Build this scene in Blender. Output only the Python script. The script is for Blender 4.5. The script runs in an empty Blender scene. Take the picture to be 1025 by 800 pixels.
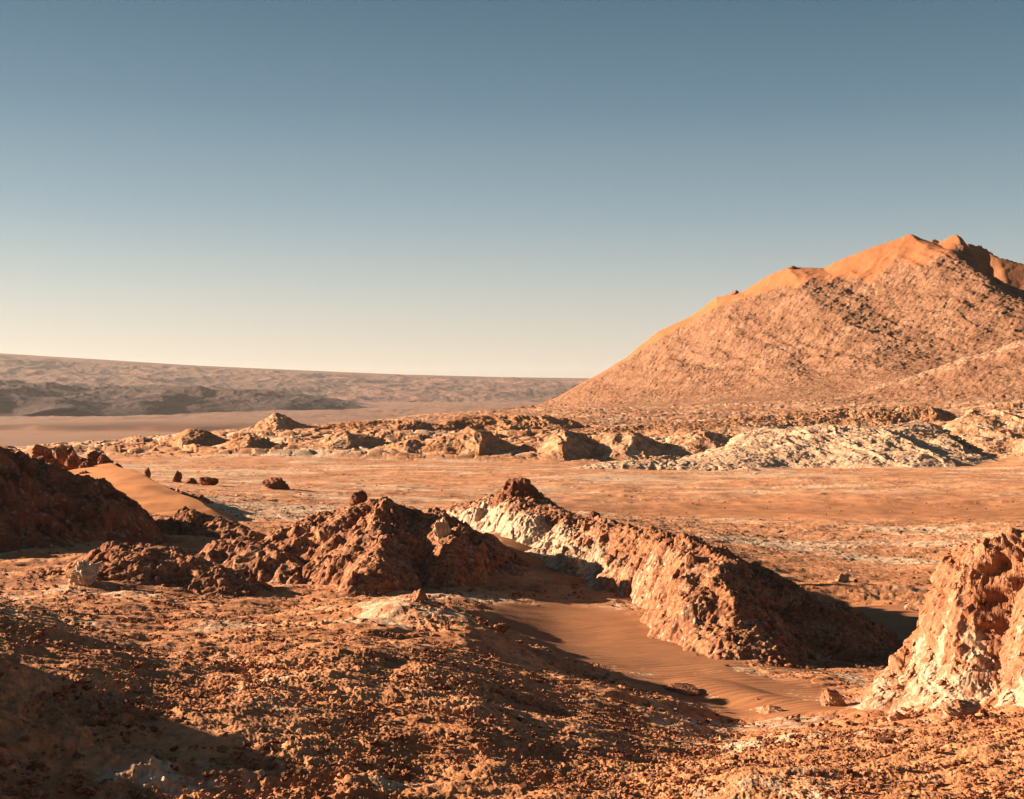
import bpy, math, random
import numpy as np
from math import radians as R

FPX, CX, CY = 1422.2, 512.0, 399.5       # 50 mm lens on 36 mm at 1024 px, level camera: horizon at mid height
EXPOSURE, SKY_STRENGTH = 2.08, .05
SKY_EVEN = 1 / (SKY_STRENGTH * 2 ** EXPOSURE)      # puts the even gradient on the scale of the scattering model
SUN_EL, SUN_AZ = 16.5, 17.0              # sun stands to the left, SUN_AZ degrees beyond the picture plane
rng = np.random.default_rng(7)
random.seed(7)
sc = bpy.context.scene
col = sc.collection
f32 = np.float32

# ------------------------------------------------------------------ noise
def _h(ix, iy, s):
    with np.errstate(over='ignore'):
        h = ix.astype(np.uint32) * np.uint32(374761393) + iy.astype(np.uint32) * np.uint32(668265263) + np.uint32((s * 982451653) & 0xffffffff)
        h = (h ^ (h >> np.uint32(13))) * np.uint32(1274126177)
        h = (h ^ (h >> np.uint32(15))) * np.uint32(2246822519)
        return h ^ (h >> np.uint32(16))
_ga = np.arange(256) / 256 * 2 * np.pi
GXT, GYT = np.cos(_ga).astype(f32), np.sin(_ga).astype(f32)

def chunked(fn, x, y, *a, n=400000):
    x = np.asarray(x, dtype=np.float64); y = np.asarray(y, dtype=np.float64)
    shp = x.shape; x = x.ravel(); y = y.ravel()
    outs = [fn(x[i:i + n], y[i:i + n], *a) for i in range(0, len(x), n)]
    if isinstance(outs[0], tuple):
        return tuple(np.concatenate([o[k] for o in outs]).reshape(shp) for k in range(len(outs[0])))
    return np.concatenate(outs).reshape(shp)

def _perlin(x, y, s):
    xf = np.floor(x); yf = np.floor(y)
    ix = xf.astype(np.int64); iy = yf.astype(np.int64)
    fx = (x - xf).astype(f32); fy = (y - yf).astype(f32)
    u = fx * fx * fx * (fx * (fx * 6 - 15) + 10); v = fy * fy * fy * (fy * (fy * 6 - 15) + 10)
    def g(dx, dy):
        k = _h(ix + dx, iy + dy, s) & np.uint32(255)
        return GXT[k] * (fx - dx) + GYT[k] * (fy - dy)
    a = g(0, 0); a = a + u * (g(1, 0) - a)
    b = g(0, 1); b = b + u * (g(1, 1) - b)
    return (a + v * (b - a)) * 1.5
def perlin(x, y, s=0): return chunked(_perlin, x, y, s)
def fbm(x, y, octv=4, s=0, gain=.5):
    o = 0; a = 1; f = 1
    for k in range(octv):
        o = o + a * perlin(x * f + 17.3 * k, y * f - 9.1 * k, s + k); a *= gain; f *= 2.03
    return o
def ridged(x, y, octv=4, s=0, gain=.5):
    o = 0; a = 1; f = 1
    for k in range(octv):
        o = o + a * (1 - 2 * np.abs(perlin(x * f + 5.7 * k, y * f + 3.1 * k, s + k))); a *= gain; f *= 2.07
    return o
def _cells(x, y, s):
    xf = np.floor(x).astype(np.int64); yf = np.floor(y).astype(np.int64)
    fx = (x - xf).astype(f32); fy = (y - yf).astype(f32)
    b1 = np.full(x.shape, 9, f32); b2 = b1.copy()
    bh = np.zeros(x.shape, np.uint32); bx = np.zeros(x.shape, f32); by = bx.copy()
    for i in (-1, 0, 1):
        for j in (-1, 0, 1):
            h = _h(xf + i, yf + j, s)
            dx = fx - i - (h & np.uint32(1023)).astype(f32) / 1023
            dy = fy - j - ((h >> np.uint32(10)) & np.uint32(1023)).astype(f32) / 1023
            d = dx * dx + dy * dy
            m = d < b1
            b2 = np.where(m, b1, np.minimum(b2, d))
            b1 = np.where(m, d, b1); bh = np.where(m, h, bh); bx = np.where(m, dx, bx); by = np.where(m, dy, by)
    r0 = ((bh >> np.uint32(20)) & np.uint32(255)).astype(f32) / 255
    k = bh & np.uint32(255)
    tilt = (GXT[k] * bx + GYT[k] * by)
    edge = np.sqrt(b2) - np.sqrt(b1)
    return r0, tilt, edge, np.sqrt(b1)
def rubble(x, y, size, s, tilt=.9, gap=.35):
    """blocky broken-rock relief, about -0.5..0.5 times size"""
    wx = x + .35 * size * perlin(x / size * .8, y / size * .8, s + 91)
    wy = y + .35 * size * perlin(x / size * .8 + 31, y / size * .8, s + 92)
    r0, t, e, d = chunked(_cells, wx / size, wy / size, s)
    return size * ((r0 - .5) * .42 + tilt * t * .75 - gap * np.exp(-e * 5) * .6)
def clods(x, y, size, s, dens=.5):
    """separate rounded lumps lying on a flat ground, 0..0.5 times size"""
    wx = x + .3 * size * perlin(x / size, y / size, s + 91)
    wy = y + .3 * size * perlin(x / size + 31, y / size, s + 92)
    r0, t, e, d = chunked(_cells, wx / size, wy / size, s)
    rad = .25 + .35 * r0
    hgt = np.clip(1 - (d / rad) ** 2, 0, 1) ** .8 * rad * (.6 + .8 * t)
    return size * np.where(r0 < dens, hgt, 0)
def sstep(a, b, x):
    t = np.clip((x - a) / (b - a), 0, 1); return t * t * (3 - 2 * t)

def P(px, py, d): return np.array([(px - CX) / FPX * d, d, (CY - py) / FPX * d])

# ------------------------------------------------------------------ base ground: smooth surface through surveyed spots (seen bearing, seen drop, distance)
SPOTS = [
 # near rise the viewer stands on
 (-600,1150,6.5),(-100,1250,5),(512,1250,5),(1100,1250,5),(1600,1150,6.5),(512,2200,1.4),(-800,2200,1.4),(1800,2200,1.4),
 (-700,674,14),(-250,765,14.5),(0,800,15.2),(100,800,15.8),(200,800,16.3),(430,800,16.8),(600,800,17.2),(800,800,16.4),(1024,800,15.2),(1400,810,14),
 (0,650,20),(100,690,19.3),(250,735,18.5),(430,786,17.5),(100,745,17.7),(250,770,17.5),
 (-300,560,22),(150,644,25),(300,674,22),(400,684,22),(470,716,20.3),(600,750,19.8),(800,745,21),(1000,755,17.8),(1300,720,20),
 (0,605,33),(150,600,35),(300,625,29),(420,615,31),(500,684,24),(650,702,26.3),(735,725,26.3),(780,716,26.5),(960,722,22.5),(1200,690,24),
 (560,640,36),(640,610,41),(640,680,30.5),(740,680,31),(850,692,30),(545,565,48.5),(520,540,52),
 (-300,560,44),(0,555,48),(100,545,52),(200,540,58),(300,602,37.8),(200,594,38.5),(400,590,41.5),(470,560,47),(230,520,73),(330,510,90),(420,520,76),
 (110,500,82),(0,500,88),(-300,500,100),(180,482,145),(270,490,126),(440,505,105),
 (900,610,47),(960,600,51),(900,655,37.5),(830,600,52),(900,560,76),(1000,560,76),(720,520,105),(800,520,106),(1000,520,107),(600,505,122),(1300,540,88),
 (520,480,165),(640,480,168),(850,480,168),(1020,485,155),(1400,490,150),(300,468,196),(150,462,212),(0,462,230),(-400,465,230),
 (560,458,236),(700,464,224),(850,470,206),(1000,466,215),(400,455,240),
 # red flat behind the mounds, up to the hill
 (130,443,330),(230,433,340),(300,428,370),(420,428,360),(540,424,380),(640,424,380),(720,420,400),(820,414,420),(1000,398,440),
 (480,414,520),(560,409,620),(700,405,620),(850,398,600),
 # the drop to the far valley
 (-300,450,520),(0,452,520),(130,451,520),(250,440,620),(380,423,700),(480,413,760),
 (-300,446,2150),(0,444,2200),(150,443,2250),(300,442,2300),(480,440,2300),(800,436,2600),(1300,436,2600),
 (-300,432,3100),(50,432,3150),(250,429,3300),(500,428,3400),(1000,424,3600),
 (-300,416,5200),(50,416,5200),(250,414,5300),(500,410,5600),(1000,408,6000),
 (-300,406,9000),(250,404,9500),(600,403,10000),(1200,403,10000),(200,402,22000),(900,402,22000),(-600,402,22000),(1600,402,22000),
]
_S = np.array([P(*s) for s in SPOTS])
def _uv(x, y):
    th = np.clip(np.arctan2(x, y), -.62, .62)
    return np.tan(th) * 3.0, np.log(np.maximum(np.hypot(x, y), 1.2))
_su, _sv = _uv(_S[:, 0], _S[:, 1])
def _k(r2): return .5 * r2 * np.log(r2 + 1e-9)
_n = len(_S)
_A = np.zeros((_n + 3, _n + 3))
_A[:_n, :_n] = _k((_su[:, None] - _su) ** 2 + (_sv[:, None] - _sv) ** 2) + np.eye(_n) * 3e-4
_A[:_n, _n:] = np.c_[np.ones(_n), _su, _sv]; _A[_n:, :_n] = _A[:_n, _n:].T
# heights are solved as slopes below the eye (z over distance) so that far spots do not swamp near ones
_W = np.linalg.solve(_A, np.r_[_S[:, 2] / np.hypot(_S[:, 0], _S[:, 1]), 0, 0, 0])
def _tps(x, y):
    u, v = _uv(x, y); o = _W[_n] + _W[_n + 1] * u + _W[_n + 2] * v
    for i in range(_n):
        o += _W[i] * _k((u - _su[i]) ** 2 + (v - _sv[i]) ** 2)
    rr = np.maximum(np.hypot(x, y), 1.2)
    return o * rr
def spine_query(x, y, pts):
    """nearest place on a polyline: parameter 0..n-1, distance, side (+ = left of travel)"""
    bd = np.full(x.shape, 1e18); bt = np.zeros(x.shape); bs = np.zeros(x.shape)
    for i in range(len(pts) - 1):
        ax, ay = pts[i][:2]; bx, by = pts[i + 1][:2]
        dx, dy = bx - ax, by - ay; L2 = dx * dx + dy * dy
        t = np.clip(((x - ax) * dx + (y - ay) * dy) / L2, 0, 1)
        ex = x - ax - t * dx; ey = y - ay - t * dy; d = ex * ex + ey * ey
        m = d < bd
        bd = np.where(m, d, bd); bt = np.where(m, i + t, bt); bs = np.where(m, (dx * ey - dy * ex) / np.sqrt(L2), bs)
    bd = np.sqrt(bd)
    return bt, bd, np.clip(bs / (bd + 1e-9), -1, 1)      # side fades smoothly round the ends
# low swells of the ground itself: polyline of (px, py of ground, d, height), half width near side, far side
SWELLS = [
 ([P(385,615,32.5), P(420,616,31), P(455,624,30), P(490,638,29), P(525,655,28)], [.2,.4,.5,.45,.1], 1.6, 1.5),
 ([(-13.8,22.2), (-13.6,20.6), (-13.6,19), (-13.4,17.4), (-13.2,15.8), (-13,14), (-12.5,11.5)], [.4,1.15,.5,1.2,.55,1.1,.7], 3.0, 3.0),  # unseen knoll out of view, jagged crest shaped to throw broken shade
 ([P(640,770,17.3), P(760,765,17.8), P(850,775,17)], [.12,.18,.1], 1.2, 1.2),
 ([P(815,606,53), P(850,600,54), P(885,606,54)], [.35,.6,.3], 2.2, 2.5),
 ([P(700,668,30.5), P(760,684,28.5), P(800,690,27.8)], [.1,.14,.05], .8, .9),
]
def swells(x, y):
    o = np.zeros(x.shape)
    for pts, hs, wn, wf in SWELLS:
        t, d, s = spine_query(x, y, pts)
        q = d / (wn + (wf - wn) * (.5 + .5 * s))
        o = np.maximum(o, np.interp(t, range(len(hs)), hs) * np.clip(1 - q * q, 0, 1) ** 1.5)
    return o
def _gb(x, y):
    z = _tps(x, y) + swells(x, y)
    r = np.hypot(x, y)
    for L, a, s in ((1.6,.05,1),(4.5,.12,2),(13,.16,3),(40,.45,4),(150,1.6,5),(600,7,6)):
        w = sstep(L * 2.2, L * 5, r) * (1 - sstep(L * 60, L * 200, r))
        k = w > 0
        if k.any(): z[k] += a * w[k] * perlin(x[k] / L, y[k] / L, s) * (1 - .85 * sandmask(x[k], y[k]))
    return z
SAND = [(P(545,552,50),2.2,3.5),(P(575,620,38),2.6,4.5),(P(640,640,35),3,4.2),(P(720,668,30),2.6,2.6),(P(800,690,28),2,1.8),(P(520,535,53),1.3,2.5),
        (P(850,608,47),3.5,3.5),(P(890,625,43),3,4),(P(870,660,38),2.5,4)]
def sandmask(x, y):
    m = np.zeros(x.shape)
    for c, sx, sy in SAND:
        m = np.maximum(m, 1.5 * np.exp(-(((x - c[0]) / sx) ** 2 + ((y - c[1]) / sy) ** 2) * 1.1))
    return sstep(.35, .9, m + .22 * perlin(x / .9, y / .9, 77))
def ground_z(x, y): return chunked(_gb, x, y)
def gz(x, y): return float(ground_z(np.array([x]), np.array([y]))[0])

# ------------------------------------------------------------------ meshes
def mesh_from(name, V, F, attrs=None, smooth=True):
    V = np.asarray(V, f32); F = np.asarray(F, np.int32)
    me = bpy.data.meshes.new(name)
    me.vertices.add(len(V)); me.vertices.foreach_set('co', V.ravel())
    n, k = F.shape
    me.loops.add(n * k); me.loops.foreach_set('vertex_index', F.ravel())
    me.polygons.add(n); me.polygons.foreach_set('loop_start', np.arange(0, n * k, k, dtype=np.int32))
    if not smooth:
        a = me.attributes.new('sharp_face', 'BOOLEAN', 'FACE'); a.data.foreach_set('value', np.ones(n, dtype=bool))
    for nm, v in (attrs or {}).items():
        a = me.attributes.new(nm, 'FLOAT', 'POINT'); a.data.foreach_set('value', np.asarray(v, f32).ravel())
    me.update(calc_edges=True)
    return me
def link(name, me, mat, loc=(0, 0, 0), parent=None, **props):
    o = bpy.data.objects.new(name, me); col.objects.link(o); o.location = loc
    if parent is not None: o.parent = parent
    if mat is not None and not me.materials: me.materials.append(mat)
    for k, v in props.items(): o[k] = v
    return o
def grid_faces(nr, nc, keep=None):
    i = np.arange(nr * nc).reshape(nr, nc)
    F = np.stack([i[:-1, :-1], i[:-1, 1:], i[1:, 1:], i[1:, :-1]], -1).reshape(-1, 4)
    if keep is not None:
        F = F[keep.ravel()[F].any(1)]
    return F
def compact(V, F, attrs):
    used = np.unique(F); mp = np.zeros(len(V), np.int64); mp[used] = np.arange(len(used))
    return V[used], mp[F], {k: v.ravel()[used] for k, v in attrs.items()}

# ------------------------------------------------------------------ materials
def soil(name, lo, hi, salt_c=(.52,.37,.25), sand_c=(.28,.115,.05), dark_c=(.11,.045,.026), scale=1.0, bump=.02, bscale=18.0, rough=.95, salt_scale=2.4, mottle=(.52, .72, .55)):
    m = bpy.data.materials.new(name); m.use_nodes = True
    nt = m.node_tree; N = nt.nodes; L = nt.links
    b = N['Principled BSDF']; b.inputs['Roughness'].default_value = rough; b.inputs['Specular IOR Level'].default_value = .12
    tc = N.new('ShaderNodeTexCoord')
    def noise(sc_, det=6, rgh=.6, dist=0.0):
        n = N.new('ShaderNodeTexNoise'); n.inputs['Scale'].default_value = sc_; n.inputs['Detail'].default_value = det
        n.inputs['Roughness'].default_value = rgh; n.inputs['Distortion'].default_value = dist
        L.new(tc.outputs['Object'], n.inputs['Vector']); return n.outputs['Fac']
    def ramp(fac, a, c):
        r = N.new('ShaderNodeMapRange'); r.interpolation_type = 'SMOOTHSTEP'
        r.inputs['From Min'].default_value = a; r.inputs['From Max'].default_value = c
        L.new(fac, r.inputs['Value']); return r.outputs['Result']
    def math_(op, a, c):
        n = N.new('ShaderNodeMath'); n.operation = op
        for i, v in enumerate((a, c)):
            if isinstance(v, (int, float)): n.inputs[i].default_value = v
            else: L.new(v, n.inputs[i])
        return n.outputs[0]
    def mix(fac, a, c, mode='MIX'):
        n = N.new('ShaderNodeMix'); n.data_type = 'RGBA'; n.blend_type = mode
        if isinstance(fac, (int, float)): n.inputs['Factor'].default_value = fac
        else: L.new(fac, n.inputs['Factor'])
        for s, v in (('A', a), ('B', c)):
            i = [q for q in n.inputs if q.name == s and q.type == 'RGBA'][0]
            if isinstance(v, tuple): i.default_value = (*v, 1)
            else: L.new(v, i)
        return [q for q in n.outputs if q.type == 'RGBA'][0]
    def attr(nm):
        n = N.new('ShaderNodeAttribute'); n.attribute_name = nm; return n.outputs['Fac']
    c = mix(ramp(noise(.45 * scale, 8, .62), .36, .64), lo, hi)
    fine = ramp(noise(6.5 * scale, 5, .7), .25, .75)
    c = mix(math_('MULTIPLY', ramp(noise(3.1 * scale, 6, .7, .6), mottle[0], mottle[1]), mottle[2]), c, dark_c)
    sn = math_('ADD', noise(salt_scale * scale, 9, .66, .4), math_('MULTIPLY', attr('salt'), .42))
    sf = math_('MULTIPLY', ramp(sn, .66, .92), .9)
    c = mix(sf, c, salt_c)
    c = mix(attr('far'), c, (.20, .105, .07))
    c = mix(attr('dark'), c, dark_c)
    sand = mix(ramp(noise(.8 * scale, 4, .5), .3, .7), tuple(v * .86 for v in sand_c), sand_c)
    c = mix(attr('sand'), c, sand)
    g = N.new('ShaderNodeMapRange'); L.new(fine, g.inputs['Value']); g.inputs['To Min'].default_value = .72; g.inputs['To Max'].default_value = 1.2
    cc = N.new('ShaderNodeCombineColor')
    for i in range(3): L.new(g.outputs['Result'], cc.inputs[i])
    c = mix(math_('SUBTRACT', 1.0, math_('MULTIPLY', attr('sand'), .7)), c, cc.outputs[0], 'MULTIPLY')
    L.new(c, b.inputs['Base Color'])
    bp = N.new('ShaderNodeBump'); bp.inputs['Distance'].default_value = bump
    L.new(noise(bscale, 6, .68), bp.inputs['Height'])
    L.new(math_('SUBTRACT', 1.0, math_('MULTIPLY', attr('sand'), .8)), bp.inputs['Strength'])
    L.new(bp.outputs['Normal'], b.inputs['Normal'])
    return m
M_ground = soil('desert_soil', (.32,.126,.053), (.49,.215,.10), scale=.9, bump=.03, bscale=9)
M_ridge  = soil('crusted_red_rock', (.25,.095,.045), (.38,.165,.08), dark_c=(.11,.04,.024), scale=2.0, mottle=(.46, .6, .8), bump=.05, bscale=9)
M_pale   = soil('salt_crust_rock', (.27,.108,.053), (.37,.18,.10), salt_c=(.47,.335,.23), dark_c=(.2,.075,.04), scale=1.6, bump=.05, bscale=9)
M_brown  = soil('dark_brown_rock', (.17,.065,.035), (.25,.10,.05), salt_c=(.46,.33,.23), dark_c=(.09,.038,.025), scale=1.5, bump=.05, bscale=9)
M_mound  = soil('eroded_mound_soil', (.33,.14,.062), (.43,.21,.105), salt_c=(.54,.355,.235), dark_c=(.2,.08,.04), scale=.25, bump=.3, bscale=2.2)
M_hill   = soil('lumpy_hill_soil', (.21,.10,.055), (.285,.15,.088), salt_c=(.44,.28,.18), sand_c=(.31,.115,.046), dark_c=(.13,.053,.03), scale=.22, mottle=(.46, .6, .65), bump=.9, bscale=.9)
M_far    = soil('far_land', (.13,.066,.05), (.20,.10,.07), salt_c=(.27,.155,.11), dark_c=(.06,.036,.032), scale=.006, bump=25, bscale=.012)
M_dhill  = soil('dark_far_hills', (.052,.029,.027), (.085,.047,.041), salt_c=(.24,.16,.12), dark_c=(.045,.034,.034), scale=.006, bump=12, bscale=.02)
M_dune   = soil('dune_sand', (.43,.18,.07), (.48,.21,.085), sand_c=(.46,.185,.069), scale=.8, bump=.02, bscale=9)

# ------------------------------------------------------------------ ground sheet: rows grow with distance, dense inside the view
def build_ground():
    th = np.arctan(np.linspace(-.44, .44, 1500))
    side = th[-1] + np.cumsum(np.geomspace(.0012, .12, 60)); side = side[side < np.pi]
    th = np.r_[-np.pi, -side[::-1], th, side, np.pi]
    r = [1.2]
    while r[-1] < 24000:
        q = r[-1]
        k = .02 if q < 11 else .0014 if q < 34 else .0027 if q < 130 else (.004 if q < 320 else .0055 if q < 620 else .011)
        r.append(q * (1 + k))
    r = np.array(r); nr, nc = len(r), len(th)
    X = r[:, None] * np.sin(th); Y = r[:, None] * np.cos(th)
    Z = ground_z(X, Y)
    front = (np.abs(th) < .5)
    sand = np.zeros(X.shape); salt = np.zeros(X.shape); dark = np.zeros(X.shape)
    near = r < 620; mid = r >= 620
    Xn, Yn = X[near][:, front], Y[near][:, front]; Rn = np.hypot(Xn, Yn)
    sm = sandmask(Xn, Yn)
    plain = sstep(55, 85, Rn)
    # smooth drifts and the worn track on the plain
    pxn = CX + FPX * Xn / Yn
    trk = np.exp(-((Yn - (116 + 9 * perlin(Xn / 55, Xn * 0, 5) - .08 * Xn)) / 9) ** 2) * sstep(480, 640, pxn)
    smooth_far = sstep(98, 125, Yn + 14 * perlin(Xn / 20, Yn / 20, 8))
    patch = sstep(-.5, .5, fbm(Xn / 2.6, Yn / 2.6, 3, 30))
    rough = (1 - sm) * (.5 + .5 * patch)
    dz = np.zeros(Xn.shape)
    near_w = 1 - sstep(30, 60, Rn)
    fade = lambda a_, b_: 1 - sstep(a_, b_, Rn)
    lump = sstep(-.1, .55, fbm(Xn / 1.1, Yn / 1.1, 3, 38)) * .8 + .2          # lumps gather in drifts, crust between them stays flat
    dz += (.10 * fbm(Xn / 1.9, Yn / 1.2, 4, 10, .55) - .03 * np.abs(perlin(Xn / .9, Yn / .6, 23))) * (1 - sm) * (1 - plain)
    dz += rubble(Xn, Yn, .6, 11, .7, .3) * .07 * rough * (1 - plain)
    dz += rubble(Xn, Yn, .22, 12, 1., .35) * .16 * rough * lump * fade(45, 70)
    dz += rubble(Xn, Yn, .10, 13, 1.1, .4) * .28 * rough * lump * fade(28, 45)
    dz += clods(Xn, Yn, .26, 24, .10) * .75 * rough * fade(40, 60)
    dz += clods(Xn, Yn, .15, 14, .20) * .7 * rough * lump * fade(35, 60)
    dz += clods(Xn, Yn, .08, 15, .35) * .8 * rough * lump * fade(22, 36)
    cl = .416 * (Xn + 7.2) + (Yn - 20)                                   # the shaded near slope is cloddier
    shade = 1 - sstep(-.9, .5, cl + .5 * perlin(Xn / 1.2, Yn / 1.2, 45))
    shade = shade * (1 - sstep(-1.5, 1.0, Xn))
    dz += shade * (clods(Xn, Yn, .3, 46, .40) * .85 + clods(Xn, Yn, .17, 47, .5) * 1.0 + .10 * fbm(Xn / .8, Yn / .8, 3, 48))
    dz += rubble(Xn, Yn, .047, 16, 1.1, .4) * .42 * rough * fade(20, 30)
    dz += .012 * fbm(Xn / .07, Yn / .07, 2, 20) * rough * fade(20, 30)
    # salt polygons and crust on the plain
    prough = plain * (1 - smooth_far) * (1 - sm)
    dz += clods(Xn, Yn, .42, 17, .5) * .38 * prough
    dz += rubble(Xn, Yn, 1.0, 18, .7, .3) * .08 * prough + .07 * fbm(Xn / 2.2, Yn / 1.6, 3, 34) * prough
    pf = smooth_far * (1 - sstep(200, 260, Yn))
    dz += .08 * fbm(Xn / 5, Yn / 3.2, 4, 33) * pf * (1 - trk) * plain
    dz += clods(Xn, Yn, .9, 19, .35) * .4 * pf * (1 - trk) * sstep(-.2, .4, fbm(Xn / 25, Yn / 9, 3, 35))
    dz += clods(Xn, Yn, 2.2, 29, .12) * .22 * pf * (1 - trk)
    belt = sstep(222, 246, Yn) * (1 - .45 * sstep(300, 330, Yn)) * (1 - sstep(560, 605, Yn))
    dz += belt * (.85 * ridged(Xn / 34, Yn / 26, 4, 39) + .5 * rubble(Xn, Yn, 3, 28, .6))
    dz += -.25 * trk + (.012 * perlin(Xn / .9, Yn / .5, 3) + .005 * np.sin(Xn * 9 - Yn * 22 + 5 * perlin(Xn / 1.3, Yn / 1.3, 4))) * sm * (1 - plain)
    zz = Z[near]; zz[:, front] += dz; Z[near] = zz
    s = np.maximum(sm, .75 * trk); s = np.maximum(s, .2 * pf * sstep(-.2, .5, fbm(Xn / 30, Yn / 14, 3, 36)))
    t = dark[near]; t[:, front] = .42 * sstep(318, 345, Yn + 8 * perlin(Xn / 30, Yn / 30, 58)) * sstep(-.9, .3, fbm(Xn / 40, Yn / 40, 3, 57)); dark[near] = t
    t = sand[near]; t[:, front] = s; sand[near] = t
    st = .2 + .55 * sstep(0, .8, fbm(Xn / 5, Yn / 3.5, 4, 40)) * (1 - plain) + plain * (.24 + .48 * sstep(-.1, .6, fbm(Xn / 22, Yn / 9, 3, 41)))
    t = salt[near]; t[:, front] = st * (1 - trk); salt[near] = t
    # low scarp across the far valley, shading painted into its colour; duller far flats
    Xm, Ym = X[mid], Y[mid]; Rm = np.hypot(Xm, Ym)
    edge = 3350 + 260 * fbm(Xm / 700, Ym / 2500, 4, 50)
    Z[mid] += 11 * sstep(0, 70, Rm - edge) * (1 - sstep(500, 1500, Rm - edge)) * sstep(-.8, .1, fbm(Xm / 900 + 4, Ym / 900, 2, 51))
    Z[mid] += (5 * ridged(Xm / 240, Ym / 240, 4, 52) - 2) * sstep(3500, 4600, Rm)
    dark[mid] = .9 * sstep(-40, 20, Rm - edge) * (1 - sstep(150, 500, Rm - edge)) * sstep(-.8, .1, fbm(Xm / 900 + 4, Ym / 900, 2, 51))
    dark[mid] = np.maximum(dark[mid], .42 * sstep(320, 360, Ym) * (1 - sstep(700, 900, Rm)) * sstep(-.9, .3, fbm(Xm / 60, Ym / 60, 3, 57)))
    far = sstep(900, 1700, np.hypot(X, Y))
    sand[mid] = .35 * sstep(2600, 2900, Rm) * (1 - sstep(0, 60, Rm - edge))
    V = np.stack([X, Y, Z], -1).reshape(-1, 3)
    F = grid_faces(nr, nc)[:, ::-1]
    V = np.vstack([V, [[0, 0, gz(0, .01)]]])
    ring = np.arange(nc - 1)
    cap = np.stack([ring, ring + 1, np.full(nc - 1, len(V) - 1), np.full(nc - 1, len(V) - 1)], -1)
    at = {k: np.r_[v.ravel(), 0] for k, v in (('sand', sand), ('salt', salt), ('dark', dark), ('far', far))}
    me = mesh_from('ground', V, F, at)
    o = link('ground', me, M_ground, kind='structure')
    return o
build_ground()

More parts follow.
